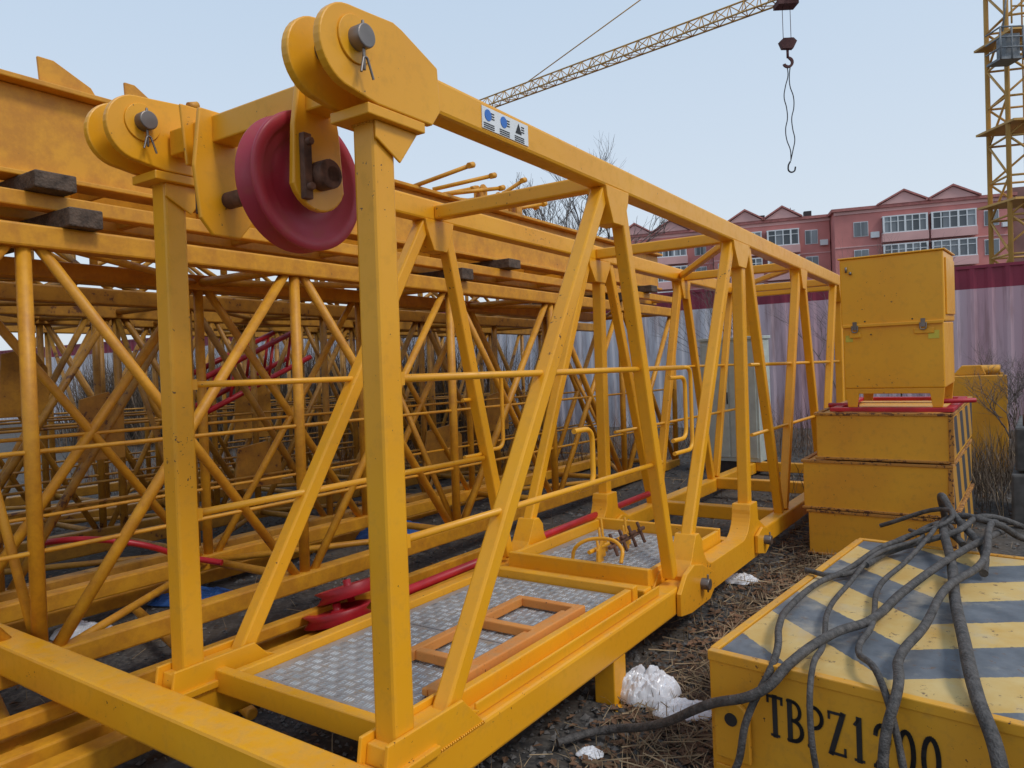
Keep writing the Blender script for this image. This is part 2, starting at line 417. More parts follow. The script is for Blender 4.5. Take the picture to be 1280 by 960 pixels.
truss('lattice_jib_section',-2.2,8.9,4.0,5.0,1.95,2.5,1.1,M_y4,.10,.028,0,False)
truss('lattice_jib_section',-2.2,8.9,5.6,6.6,2.0,2.7,1.1,M_y4,.10,.028,1,False)
E=empty('ladder_frame',MJ);m=MB()
for v in (2.42,2.75,3.35): m.tube((-1.9,v,2.095),(8.6,v,2.095),.09,.08)
for i in range(14): m.tube((-1.7+.78*i,2.42,2.095),(-1.7+.78*i,3.35,2.095),.05,.05)
m.done('frame',M_y2,E,.008)
def block(u,v0,v1,w0,w1,wd=.16):
    m=MB(); m.box(u-wd/2,u+wd/2,v0,v1,w0,w1); return m.done('timber_packer',M_wood,None,.008,MJ)
for u,wd in ((.20,.17),(3.4,.16),(6.5,.16)): block(u,2.22,3.5,1.958,2.055,wd)
for u,wd in ((.08,.2),(4.2,.2),(7.5,.2)): block(u,2.26,3.4,2.136,2.222,wd)
G=empty('plate_girder',MJ)
m=MB()
m.box(-2.2,8.2,2.50,2.53,2.253,2.70);m.box(-2.2,8.2,2.44,2.62,2.225,2.252);m.box(-2.2,8.2,2.42,2.64,2.701,2.73)
m.box(-2.2,8.2,3.1,3.13,2.253,2.70);m.box(-2.2,8.2,3.04,3.2,2.225,2.252)
for i in range(12): m.box(-2.0+.85*i,-1.985+.85*i,2.531,3.099,2.253,2.69)
for u,s in ((.18,1),(.62,.75),(-.5,1)):
    m.prism([(u-.06*s,2.72),(u-.07*s,2.87),(u+.01*s,2.87),(u+.20*s,2.78),(u+.24*s,2.72)],'y',2.47,2.49)
m.done('girder',M_y2,G,.006)
m=MB()
for k,(u,v,w,du,dv,dw) in enumerate([(1.0,2.9,2.78,-.02,-.45,.06),(1.1,2.92,2.74,.03,-.43,.06),(1.2,2.94,2.72,.0,-.4,.06),(3.0,2.5,2.72,.2,-.5,.14),(3.3,2.5,2.76,.35,-.4,.12),(3.5,2.55,2.76,.5,-.3,.10),(3.9,2.6,2.78,.5,-.35,.12),(4.0,2.6,2.76,.6,-.3,.13),(4.2,2.6,2.78,.1,-.4,.2),(4.6,2.6,2.8,.4,-.2,.1),(3.6,3.0,2.8,.5,-.35,.14),(2.4,2.5,2.72,.05,-.3,.3),(3.1,2.9,2.74,1.5,-.2,.06),(3.4,2.8,2.78,1.6,-.3,.1)]):
    m.tube((u,v,w),(u+du,v+dv,w+dw),r=.018,seg=10)
    m.tube((u+du-.03,v+dv,w+dw-.01),(u+du+.03,v+dv,w+dw+.01),r=.026,seg=10)
m.done('rods',M_y2,G)
m=MB()
for u in (4.0,4.35,4.6):
    for a,b in ((2.45,2.47),(2.52,2.54)): m.prism(arc(u,2.88,.05,0,180,8)+[(u-.05,2.725),(u+.05,2.725)],'y',a,b)
    m.tube((u,2.42,2.88),(u,2.57,2.88),r=.02)
m.done('clevis_lugs',M_y2,G,.003)
E=empty('loose_steel_beams',MJ); m=MB()
for v,w,a,b,s in [(1.55,-.42,-1.2,5,.11),(1.75,-.40,-2,5.4,.09),(2.0,-.42,-2.2,4.8,.10),(1.9,-.30,-2.5,3.4,.07),(3.7,-.4,-1,6,.1)]:
    m.tube((a,v,w),(b,v,w),s,s)
m.tube((-.62,.7,-.23),(-1.25,3.2,-.05),.12,.12)
m.tube((.4,1.3,-.42),(1.0,3.4,-.40),r=.03);m.tube((-.5,1.3,-.45),(0.1,3.6,-.42),r=.03)
m.done('beams',M_y2,E,.01)
# plates and bits hanging about the stacked sections
m=MB()
for u,v,w,a,b in ((.9,3.9,.6,.35,.5),(2.2,3.92,.2,.5,.4),(3.3,5.45,.5,.5,.7),(1.0,5.4,.9,.4,.6),(4.6,3.85,.1,.7,.45),(5.8,3.85,.4,.5,.5)):
    m.prism([(u,w),(u+a,w),(u+a,w+b*.7),(u+a*.7,w+b),(u+a*.1,w+b*.9)],'y',v-.01,v+.01)
m.done('gusset_sheets',M_y4,E,.003)
E=empty('red_lattice_frame',MJ); m=MB()
for dv in (0,.4):
    m.tube((2.6,5.2+dv,.75),(4.2,5.2+dv,1.4),r=.03);m.tube((2.6,5.2+dv,1.1),(4.0,5.2+dv,1.7),r=.03)
    for i in range(6):
        a=i/6; m.tube((2.6+1.5*a,5.2+dv,.75+.62*a),(2.6+1.5*(a+.05),5.2+dv,1.1+.62*(a+.05)),r=.016)
m.done('lattice',M_red,E)
c=curve('red_bent_pipe',[(-3.6,5.6,.45),(-3.4,5.3,.55),(-3.0,5.2,.58),(-2.7,5.3,.5),(-2.5,5.5,.35),(-2.2,5.45,.3)],.022,M_red)

# ---------------------------------------------------------------- ballast block
Mb_top,nt,b=newmat('chevron_top')
tc=N(nt,'ShaderNodeTexCoord');sp=N(nt,'ShaderNodeSeparateXYZ');nt.links.new(tc.outputs['Object'],sp.inputs[0])
def mth(op,a,bv=None): return mathn(nt,op,a,bv)
ab=mth('ABSOLUTE',mth('SUBTRACT',sp.outputs['X'],.62))
v=tc.outputs['Object']
wob=mth('MULTIPLY',noise_n(nt,v,40,2),.02)
tt=mth('ADD',mth('SUBTRACT',sp.outputs['Y'],mth('MULTIPLY',ab,.75)),wob)
st=mth('GREATER_THAN',mth('FRACT',mth('ADD',mth('DIVIDE',tt,.62),.30)),.5)
cream=mix(nt,ramp(nt,noise_n(nt,v,7,4),.3,.7),(.66,.47,.19),(.60,.36,.09))
slate=mix(nt,ramp(nt,noise_n(nt,v,9,4),.3,.7),(.085,.095,.11),(.17,.18,.195))
c=mix(nt,st,cream,slate)
c=mix(nt,ramp(nt,noise_n(nt,v,22,6,.75),.60,.66),c,(.16,.09,.05))
c=mix(nt,ramp(nt,noise_n(nt,v,3,6,.7),.5,.8),c,(.46,.40,.31))
nt.links.new(c,b.inputs['Base Color']);b.inputs['Roughness'].default_value=.65
ya=math.radians(41)
e1=Vector((math.sin(ya),math.cos(ya),0));e2=Vector((math.cos(ya),-math.sin(ya),0))
MBk=frame(Vector((.71,2.88,0)),e2,e1,Vector((0,0,1)))
BK=empty('ballast_block',MBk)
m=MB();m.box(0,1.75,0,1.95,.03,.525);m.done('body',M_y3,BK,.012)
m=MB();m.box(.035,1.715,.035,1.915,.525,.533);m.done('striped_lid',Mb_top,BK)
m=MB()
m.box(0,1.75,-.006,.03,.50,.54);m.box(0,1.75,1.92,1.955,.50,.54);m.box(-.006,.03,.031,1.919,.50,.54)
m.box(.02,1.73,-.012,-.003,.06,.10)
m.prism(arc(.10,.30,.07,0,180,12)+[(.03,.14),(.17,.14)],'y',-.03,-.008)
m.prism(arc(.92,.22,.06,0,180,12)+[(.86,.14),(.98,.14)],'y',-.035,-.008)
m.done('edge_trim',M_y3,BK,.005)
m=MB();m.lathe_y([(.025,-.002),(.025,.002)],(.10,-.033,.30),20);m.done('lifting_eye_hole',M_black,BK)
m=MB();m.box(.1,1.6,.1,1.85,0,.035);m.done('sleepers',M_wood,BK)
m=MB()
def stroke(pts,wd=.018):
    for a,b_ in zip(pts,pts[1:]):
        a=Vector((a[0],-.0035,a[1]));b2=Vector((b_[0],-.0035,b_[1]));d=(b2-a).normalized()*wd*.45
        m.tube(a-d,b2+d,wd,.0016,up=(0,1,0))
def glyph(ch,x,h=.145,w=.052,z=.275):
    P=lambda a,b_:(x+a*w,z+b_*h)
    el_=lambda cx,cy,rx,ry,a0,a1:[P(cx+rx*math.cos(math.radians(a0+(a1-a0)*i/14)),cy+ry*math.sin(math.radians(a0+(a1-a0)*i/14))) for i in range(15)]
    if ch=='T': stroke([P(.5,0),P(.5,1)]);stroke([P(0,1),P(1,1)],.011);stroke([P(.0,1),P(0,.85)],.009);stroke([P(1,1),P(1,.85)],.009);stroke([P(.25,0),P(.75,0)],.009)
    if ch=='B': stroke([P(.15,0),P(.15,1)]);stroke(el_(.35,.76,.5,.24,90,-90),.012);stroke(el_(.35,.26,.62,.26,90,-90),.014);stroke([P(0,0),P(.4,0)],.009);stroke([P(0,1),P(.4,1)],.009)
    if ch=='P': stroke([P(.15,0),P(.15,1)]);stroke(el_(.35,.74,.58,.26,90,-90),.013);stroke([P(0,0),P(.35,0)],.009);stroke([P(0,1),P(.4,1)],.009)
    if ch=='Z': stroke([P(.9,1),P(.1,0)]);stroke([P(0,1),P(.9,1)],.010);stroke([P(.1,0),P(1,0)],.010);stroke([P(0,1),P(0,.85)],.008);stroke([P(1,0),P(1,.16)],.008)
    if ch=='1': stroke([P(.5,0),P(.5,1)]);stroke([P(.5,1),P(.25,.86)],.010);stroke([P(.25,0),P(.75,0)],.009)
    if ch=='2': stroke(el_(.5,.72,.4,.28,170,-40),.014);stroke([P(.8,.54),P(.08,0)],.011);stroke([P(.08,0),P(.95,0)],.014)
    if ch=='0': stroke(el_(.5,.5,.42,.5,75,285),.015);stroke(el_(.5,.5,.42,.5,-75,75),.015)
for i,ch in enumerate('TBPZ1200'): glyph(ch,.235+i*.0735)
m.done('painted_marking',M_black,BK)
zt=.545
CB=empty('cable_bundle')
def cab(i,pts,r): curve('cable_%d'%i,pts,r,M_cable,CB,wob=.02)
cab(0,[(2.67,4.54,zt+.0),(2.4,4.3,zt+.06),(2.15,4.1,zt+.05),(1.89,3.90,zt+.05),(1.6,3.66,zt+.02),(1.37,3.46,zt+.03),(1.15,3.22,zt+.01),(1.0,2.96,zt+.03),(.90,2.72,zt-.0),(.80,2.68,.36),(.74,2.70,.12),(.6,2.7,.03)],.014)
cab(1,[(2.75,4.2,zt+.02),(2.50,3.94,zt+.07),(2.1,3.6,zt+.08),(1.67,3.25,zt+.04),(1.42,3.02,zt+.02),(1.17,2.83,zt+.04),(.97,2.66,zt+.0),(.84,2.66,.48),(.68,2.80,.36),(.50,3.05,.14),(.3,3.25,.03),(.1,3.2,.02)],.018)
cab(2,[(2.5,4.3,zt+.03),(2.36,4.10,zt+.09),(2.1,3.6,zt+.05),(1.86,3.17,zt+.03),(1.62,2.75,zt+.03),(1.44,2.34,zt+.02),(1.38,2.16,.44),(1.36,2.13,.2),(1.3,2.1,.03)],.023)
cab(3,[(2.45,4.4,zt+.02),(2.23,3.99,zt+.10),(1.9,3.7,zt+.03),(1.65,3.42,zt+.02),(1.4,2.98,zt+.02),(1.24,2.7,zt+.02),(1.2,2.5,zt+.02),(1.17,2.35,.40),(1.2,2.30,.1)],.012)
cab(4,[(2.3,4.35,zt+.02),(2.16,4.0,zt+.06),(1.85,3.8,zt+.05),(1.54,3.49,zt+.02),(1.3,3.15,zt+.02),(1.12,2.80,zt+.02),(1.02,2.60,zt+.01),(.98,2.52,.40),(.99,2.50,.1)],.011)
cab(5,[(2.8,4.3,zt+.03),(2.50,3.94,zt+.12),(2.2,3.5,zt+.07),(1.84,3.17,zt+.06),(1.55,2.86,zt+.03),(1.33,2.60,zt+.03),(1.2,2.40,zt+.01),(1.13,2.33,.42),(1.1,2.32,.1)],.017)
cab(6,[(2.2,4.5,zt+.02),(2.4,4.2,zt+.16),(2.35,4.05,zt+.14),(2.1,4.05,zt+.04),(1.8,3.8,zt+.02),(1.55,3.62,zt+.01),(1.45,3.75,zt)],.013)
cab(7,[(2.6,4.5,zt+.02),(2.45,4.3,zt+.22),(2.42,4.15,zt+.15),(2.35,3.8,zt+.06),(2.2,3.5,zt+.02)],.020)
cab(8,[(2.9,4.1,zt+.02),(2.6,4.1,zt+.13),(2.3,3.95,zt+.10),(2.0,3.95,zt+.03),(1.7,3.7,zt+.02)],.016)
cab(9,[(2.3,3.9,zt+.05),(2.4,4.15,zt+.12),(2.55,4.0,zt+.12),(2.75,4.0,zt+.03),(3.0,3.9,zt+.02)],.018)

# ---------------------------------------------------------------- ballast stack and cabinet
ys=math.radians(36);s1=Vector((math.sin(ys),math.cos(ys),0));s2=Vector((math.cos(ys),-math.sin(ys),0))
MS=frame(Vector((2.29,5.93,0)),s2,s1,Vector((0,0,1)))
Ms_stripe,nt,b=newmat('striped_side')
tc=N(nt,'ShaderNodeTexCoord');sp=N(nt,'ShaderNodeSeparateXYZ');nt.links.new(tc.outputs['Object'],sp.inputs[0])
st=mth('GREATER_THAN',mth('FRACT',mth('ADD',mth('DIVIDE',sp.outputs['Y'],.42),mth('MULTIPLY',sp.outputs['Z'],1.3))),.5)
c=mix(nt,st,(.5,.24,.03),(.05,.05,.055));nt.links.new(c,b.inputs['Base Color']);b.inputs['Roughness'].default_value=.6
M_edge=paint('rusty_edge_yellow',(.45,.19,.03),(.5,.22,.03),rust=2.0,rough=.7)
for k,(x0,x1,z0,z1) in enumerate([(.02,1.03,.0,.36),(-.01,1.02,.365,.755),(.10,1.03,.765,1.13)]):
    B=empty('ballast_box',MS)
    m=MB();m.box(x0,x1,0,1.5,z0+.01,z1-.012);m.done('body',M_y3,B,.008)
    m=MB();m.box(x0-.012,x1+.012,-.012,.02,z1-.022,z1);m.box(x0-.012,x1+.012,-.012,.02,z0,z0+.018);m.box(x0-.012,x0+.025,.021,1.5,z1-.022,z1);m.box(x1-.025,x1+.012,.021,1.5,z1-.022,z1)
    m.box(x1-.022,x1+.011,-.011,.03,z0+.019,z1-.023)
    m.done('rusty_edges',M_edge,B,.004)
    m=MB();m.box(x1+.0,x1+.006,.04,1.48,z0+.04,z1-.04);m.done('striped_side_panel',Ms_stripe,B)
B=empty('red_base_frame',MS);m=MB()
m.box(.2,1.04,.03,.10,1.135,1.165);m.box(.2,1.04,1.0,1.07,1.135,1.165);m.box(.98,1.04,.101,.999,1.135,1.162);m.box(.2,.26,.101,.999,1.135,1.162);m.tube((.13,.3,1.16),(.36,.3,1.16),r=.02);m.tube((.9,.3,1.19),(1.15,.4,1.19),r=.018)
m.done('frame',M_red,B,.004)
C=empty('steel_cabinet',MS)
m=MB()
x0,x1,y0,y1=.31,.99,.05,.68;zb,zl,zm,z1=1.167,1.31,1.79,2.30
m.box(x0,x1,y0,y1,zl,zm-.003);m.box(x0-.008,x1+.008,y0-.008,y1+.008,zm,z1)
m.done('body',M_y,C,.01)
m=MB()
for y in (y0+.004,y1-.03):
    m.prism([(x0+.005,zl),(x0+.02,zb),(x0+.085,zb),(x0+.10,zl-.04),(x1-.10,zl-.04),(x1-.085,zb),(x1-.02,zb),(x1-.005,zl)],'y',y,y+.025)
m.box(x0+.0,x1-.0,y0-.02,y0,zm-.012,zm+.012)
m.box(x0+.05,x0+.13,y0-.015,y0,zm-.09,zm-.05);m.box(x1-.19,x1-.06,y0-.012,y0,zm-.08,zm-.04)
m.box(x1+.008,x1+.02,y0+.05,y1-.05,zm+.05,z1-.05)
m.box(x0-.02,x1+.02,y0-.02,y1+.02,z1,z1+.012)
m.done('doors_and_feet',M_y,C,.004)
m=MB()
for x in (x0+.09,x1-.13):
    polytube('latch_ring',[(x-.02,y0-.022,zm+.0),(x-.02,y0-.026,zm-.05),(x+.02,y0-.026,zm-.05),(x+.02,y0-.022,zm+.0)],.005,M_steel,C,.02);m.box(x-.014,x+.014,y0-.024,y0-.014,zm-.03,zm+.03)
m.tube((x0+.04,y0-.02,z1-.10),(x0+.04,y0-.02,z1-.06),r=.008);m.tube((x0+.07,y0-.022,z1-.12),(x0+.07,y0-.022,z1-.10),r=.01)
m.done('latches',M_steel,C)
m=MB()
for x,z in ((x0+.16,zm+.03),(x0+.48,zm+.03),(x0+.2,zm-.07)): m.lathe_y([(.006,-.0015),(.006,.0015)],(x,y0-.0095,z),8)
m.done('bolt_holes',M_black,C)
m=MB();m.box(x1-.10,x1-.03,y0-.0035,y0-.001,zm-.12,zm-.06);m.box(x0+.02,x0+.07,y0-.0035,y0-.001,zm-.12,zm-.07);m.done('small_labels',flat('label_yellow',(.6,.5,.05),.4,0,.2),C)
m=MB();Mc=frame(Vector((2.5,9.9,0)),s2,s1,Vector((0,0,1)));E=empty('switch_cabinet',Mc)
m.box(0,.75,0,.5,.15,1.72);m.box(-.02,.77,-.02,.52,1.72,1.76);m.box(.03,.36,-.012,0,.2,1.68);m.box(.38,.72,-.012,0,.2,1.68);m.done('body',M_grey,E,.006)
m=MB();m.box(.05,.7,.02,.48,0,.15);m.tube((.35,-.02,.9),(.35,-.02,1.05),r=.01);m.done('plinth_handle',M_dark,E)
def place(nm,x,y,yw): 
    a=math.radians(yw);return empty(nm,frame(Vector((x,y,0)),Vector((math.cos(a),-math.sin(a),0)),Vector((math.sin(a),math.cos(a),0)),Vector((0,0,1))))
E=place('concrete_counterweight',4.25,6.4,36);m=MB()
m.box(0,.3,0,1.1,0,.45);m.box(.03,.28,.05,1.1,.47,.85);m.done('slabs',M_conc,E,.02)
m=MB();m.tube((.1,.2,.85),(.1,.2,.95),r=.015);m.tube((.2,.2,.85),(.2,.2,.95),r=.015);m.tube((.1,.2,.95),(.2,.2,.95),r=.015);m.done('lifting_eye',M_rusty,E)
E=place('winch_drum_frame',5.3,9.0,30);m=MB()
m.box(0,.55,0,.06,.0,1.15);m.box(0,.06,.061,.6,.0,1.1);m.box(0,.55,.6,.66,0,1.15);m.prism([(0,1.15),(.1,1.27),(.3,1.27),(.35,1.15)],'y',.1,.14);m.tube((.1,.3,1.2),(.5,.3,1.2),r=.06);m.done('frame',M_y3,E,.01)
m=MB();m.tube((.1,.3,.7),(.5,.3,.7),r=.22,seg=24);m.done('drum',M_rusty,E)
E=place('scrap_beams',6.1,8.0,35);m=MB()
m.tube((-.5,0,.1),(2.2,.2,.12),.14,.14);m.tube((-.4,.5,.1),(2.4,.3,.2),.1,.1);m.tube((0,.2,.3),(1.8,.9,.35),.09,.12);m.done('beams',M_y3,E,.008)
m=MB();m.tube((-.3,.7,.5),(1.9,.7,.55),.07,.07);m.tube((.2,.1,.4),(.3,1.1,.5),.07,.07);m.done('red_beams',M_red,E,.006)

# ---------------------------------------------------------------- ground
def axis(lo,hi,flo,fhi,step):
    a=[];x=flo
    while x<=fhi: a.append(x);x+=step
    s=step;x=a[-1]
    while x<hi: s*=1.35;x+=s;a.append(min(x,hi))
    s=step;x=a[0];pre=[]
    while x>lo: s*=1.35;x-=s;pre.append(max(x,lo))
    return pre[::-1]+a
xs=axis(-600,600,-7,9,.07);yy=axis(-300,900,-.5,13,.07)
def gz(x,y):
    d=max(abs(x),abs(y))
    k=1 if d<20 else 0
    return (noise.noise(Vector((x*.8,y*.8,0)))*.035+noise.noise(Vector((x*4,y*4,3)))*.012+noise.noise(Vector((x*11,y*11,5)))*.008)*k-.02
vs=[(x,y,gz(x,y)) for y in yy for x in xs];nx=len(xs)
fs=[(j*nx+i,j*nx+i+1,(j+1)*nx+i+1,(j+1)*nx+i) for j in range(len(yy)-1) for i in range(nx-1)]
Mg,nt,b=newmat('yard_ground');tc=N(nt,'ShaderNodeTexCoord');v=tc.outputs['Object']
c=mix(nt,ramp(nt,noise_n(nt,v,1.3,3,.65),.42,.6),(.042,.040,.040),(.085,.065,.048))
c=mix(nt,ramp(nt,noise_n(nt,v,30,3,.7),.45,.7),c,(.13,.115,.10))
nt.links.new(c,b.inputs['Base Color']);b.inputs['Roughness'].default_value=.95
pydata('ground',vs,fs,Mg,smooth=True)
vs=[];fs=[]
def oct_(p,r):
    n=len(vs);s=[random.uniform(.6,1.3)*r for _ in range(6)]
    a=random.uniform(0,6.28);c_,s_=math.cos(a),math.sin(a)
    for dx,dy,dz,q in [(1,0,0,0),(0,1,0,1),(-1,0,0,2),(0,-1,0,3),(0,0,.7,4),(0,0,-.7,5)]:
        vs.append((p[0]+(dx*c_-dy*s_)*s[q],p[1]+(dx*s_+dy*c_)*s[q],p[2]+dz*s[q]))
    for f in [(0,1,4),(1,2,4),(2,3,4),(3,0,4),(1,0,5),(2,1,5),(3,2,5),(0,3,5)]: fs.append(tuple(n+i for i in f))
for i in range(16000):
    if i%2: x=random.uniform(-6,8);y=random.uniform(1.5,11);r=random.choice([.008,.012,.016,.02,.03])
    else: x=random.uniform(-1.5,2.6);y=random.uniform(2.2,6);r=random.choice([.005,.007,.009,.013,.02])
    oct_((x,y,gz(x,y)+.004),r)
pydata('gravel',vs,fs,flat('gravel_stone',(.12,.112,.105),.9,0,.65,3))
def scatter(name,n,mat,fn,region):
    global vs,fs
    vs=[];fs=[]
    for i in range(n):
        x,y=region()
        fn(x,y,gz(x,y))
    pydata(name,vs,fs,mat)
def leaf(x,y,z):
    n=len(vs);r=random.uniform(.012,.03);a=random.uniform(0,6.28);t=random.uniform(-.6,.6)
    dx,dy=math.cos(a)*r,math.sin(a)*r
    for p in ((dx,dy,t*r),(-dy*.6,dx*.6,r*.3),(-dx,-dy,-t*r*.3),(dy*.6,-dx*.6,r*.5)): vs.append((x+p[0],y+p[1],z+.012+max(0,p[2])))
    fs.append((n,n+1,n+2,n+3))
def straw(x,y,z,h=.13,thin=1,lean=1.4):
    n=len(vs);a=random.uniform(0,6.28);l=random.uniform(.05,h);ti=random.uniform(.1,lean);w=random.uniform(.0012,.0025)*thin
    dx,dy,dz=math.cos(a)*l*math.sin(ti),math.sin(a)*l*math.sin(ti),l*math.cos(ti)
    px,py=-math.sin(a)*w,math.cos(a)*w
    vs.extend([(x-px,y-py,z),(x+px,y+py,z),(x+dx*.5+px,y+dy*.5+py,z+dz*.6),(x+dx*.5-px,y+dy*.5-py,z+dz*.6),(x+dx,y+dy,z+dz*.9)])
    fs.append((n,n+1,n+2,n+3));fs.append((n+3,n+2,n+4))
def twig(x,y,z):
    n=len(vs);a=random.uniform(0,6.28);l=random.uniform(.06,.22);r=random.uniform(.001,.003)
    dx,dy=math.cos(a)*l,math.sin(a)*l;px,py=-math.sin(a)*r,math.cos(a)*r;e=random.uniform(0,.05)
    z+=.015
    vs.extend([(x-px,y-py,z),(x+px,y+py,z),(x,y,z+r*2),(x+dx-px,y+dy-py,z+e),(x+dx+px,y+dy+py,z+e),(x+dx,y+dy,z+e+r*2)])
    fs.extend([(n,n+3,n+5,n+2),(n+1,n+2,n+5,n+4),(n,n+1,n+4,n+3)])
M_leaf=flat('dead_leaves',(.16,.085,.045),.9,0,.6,2,0,1);M_straw=flat('dry_straw',(.30,.215,.125),.9,0,.55,3,0,1)
M_weed=flat('dry_weed_stems',(.13,.09,.06),.9,0,.55,3,0,1)
def reg1():
    if random.random()<.55:
        u=random.uniform(.3,5.5);q=random.gauss(.45,.22);p=Vector((-.44,2.4,0))+Vector((D.x,D.y,0))*u-V*q;return p.x,p.y
    return random.uniform(-6,8),random.uniform(1.5,12)
scatter('fallen_leaves',11000,M_leaf,leaf,reg1)
scatter('dry_grass',5000,M_straw,straw,reg1)
scatter('twigs',1500,M_straw,twig,reg1)
def reg2():
    t=random.random();return 3.6+random.gauss(0,.5)+3.5*t,7.6+random.gauss(0,.5)+1.5*t
scatter('dry_weeds',3500,M_weed,lambda x,y,z:straw(x,y,z,.9,1.2,.9),reg2)
scatter('dry_weeds',900,M_straw,lambda x,y,z:straw(x,y,z,.6,1.2,1.2),reg2)
def reg3():
    return random.uniform(-7,9),random.uniform(10.5,13)
scatter('dry_weeds',6000,M_leaf,lambda x,y,z:straw(x,y,z,1.1,1.5),reg3)
def reg4():
    t=random.random();return -11+10.5*t+random.gauss(0,.5),19.5-5.6*t+random.gauss(0,.6)
scatter('dry_thicket',14000,M_weed,lambda x,y,z:straw(x,y,z,2.9,3.5,.7),reg4)
def crumple(name,x,y,sx,sy,h,mat,seed=0):
    n=40;vs=[];fs=[]
    for j in range(n):
        for i in range(n):
            a=i/(n-1)*2-1;b_=j/(n-1)*2-1
            dx=a*math.sqrt(1-b_*b_/2);dy=b_*math.sqrt(1-a*a/2);rr=min(1,math.hypot(dx,dy));e=(1-rr**2.2)**.6
            an=math.atan2(dy,dx);k=1+.3*noise.noise(Vector((math.cos(an)*1.5,math.sin(an)*1.5,seed)))
            q=Vector((dx*2.2,dy*2.2,seed))
            fold=abs(noise.noise(q*1.2))*1.2+abs(noise.noise(q*2.6))*.6+abs(noise.noise(q*5))*.25
            z=e*h*(.55+.45*fold)
            vs.append((x+dx*sx*k,y+dy*sy*k,gz(x,y)+.01+z))
    for j in range(n-1):
        for i in range(n-1): fs.append((j*n+i,j*n+i+1,(j+1)*n+i+1,(j+1)*n+i))
    return pydata(name,vs,fs,mat)
crumple('plastic_bag',.60,3.66,.17,.13,.15,M_plastic,3)
crumple('plastic_bag',.72,3.45,.15,.11,.06,M_plastic,9)
crumple('blue_tarp_scrap',-2.5,5.6,.35,.18,.08,M_tarp,5)
crumple('plastic_scrap',-3.0,5.0,.2,.14,.08,M_plastic,7)
crumple('plastic_scrap',1.6,5.4,.12,.1,.05,M_plastic,17)
crumple('plastic_scrap',.25,3.15,.06,.05,.02,M_plastic,19)
crumple('blue_tarp_scrap',-1.3,7.4,.4,.3,.12,M_tarp,15)

# ---------------------------------------------------------------- fence
FN=empty('corrugated_fence')
A=Vector((17.5,6.69,0));Bp=Vector((-24,31.38,0));fd=(Bp-A).normalized();L=(Bp-A).length;fn=Vector((fd.y,-fd.x,0))
if fn.y>0: fn=-fn
vs=[];fs=[];n=int(L/.05)
for i in range(n+1):
    s=i*.05;p=i%5;off={0:0,1:0,2:.03,3:.03,4:0}[p]
    q=A+fd*s+fn*off
    vs.extend([(q.x,q.y,0.0),(q.x,q.y,2.35),(q.x,q.y,2.7)])
for i in range(n):
    k=i*3;fs.append((k,k+3,k+4,k+1));fs.append((k+1,k+4,k+5,k+2))
Mf,nt,b=newmat('faded_fence_sheet');tc=N(nt,'ShaderNodeTexCoord');v=tc.outputs['Object']
mp=N(nt,'ShaderNodeMapping');mp.inputs['Scale'].default_value=(1,1,.12);nt.links.new(v,mp.inputs[0])
sp=N(nt,'ShaderNodeSeparateXYZ');nt.links.new(v,sp.inputs[0])
pk=mathn(nt,'ADD',noise_n(nt,mp.outputs[0],.5,2,.6),mathn(nt,'MULTIPLY',mathn(nt,'SUBTRACT',sp.outputs['X'],4.0),.035))
c=mix(nt,ramp(nt,pk,.42,.70),(.62,.60,.64),(.55,.30,.34))
c=mix(nt,ramp(nt,noise_n(nt,mp.outputs[0],6,3,.7),.5,.8),c,(.24,.13,.12))
nt.links.new(c,b.inputs['Base Color']);b.inputs['Roughness'].default_value=.5
Mf2=flat('fence_top_red',(.22,.015,.04),.5,0,.3,1)
pydata('sheets',vs,fs,None,FN,mats=[Mf,Mf2],mi=[0,1]*n)
m=MB();m.tube(A+Vector((0,0,2.71)),Bp+Vector((0,0,2.71)),.07,.05)
for i in range(17): q=A+fd*(i*3)-fn*.06;m.tube(q,q+Vector((0,0,2.7)),.07,.07)
m.done('posts_and_cap',Mf2,FN)

# ---------------------------------------------------------------- apartment building
bx=Vector((.96,-.28,0)).normalized();by=Vector((-bx.y,bx.x,0))
MBd=frame(Vector((35,80,-.6)),bx,by,Vector((0,0,1)))
BD=empty('apartment_building',MBd)
M_wall=flat('red_render',(.60,.225,.20),.85,0,.12,.4);M_wall2=flat('pink_render',(.70,.40,.37),.85,0,.1,.4)
M_glass,nt,b=newmat('window_glass');tc=N(nt,'ShaderNodeTexCoord')
wn=N(nt,'ShaderNodeTexWhiteNoise');sn=N(nt,'ShaderNodeVectorMath',operation='SNAP');sn.inputs[1].default_value=(.72,4,2.9);nt.links.new(tc.outputs['Object'],sn.inputs[0]);nt.links.new(sn.outputs[0],wn.inputs['Vector'])
nt.links.new(mix(nt,wn.outputs['Value'],(.05,.06,.07),(.26,.28,.30)),b.inputs['Base Color']);b.inputs['Roughness'].default_value=.12
M_roof=flat('roof_tile',(.46,.17,.15),.8,0,.2,2)
w=MB();p2=MB();wh=MB();gl=MB();rf=MB();ac=MB()
fl=2.9
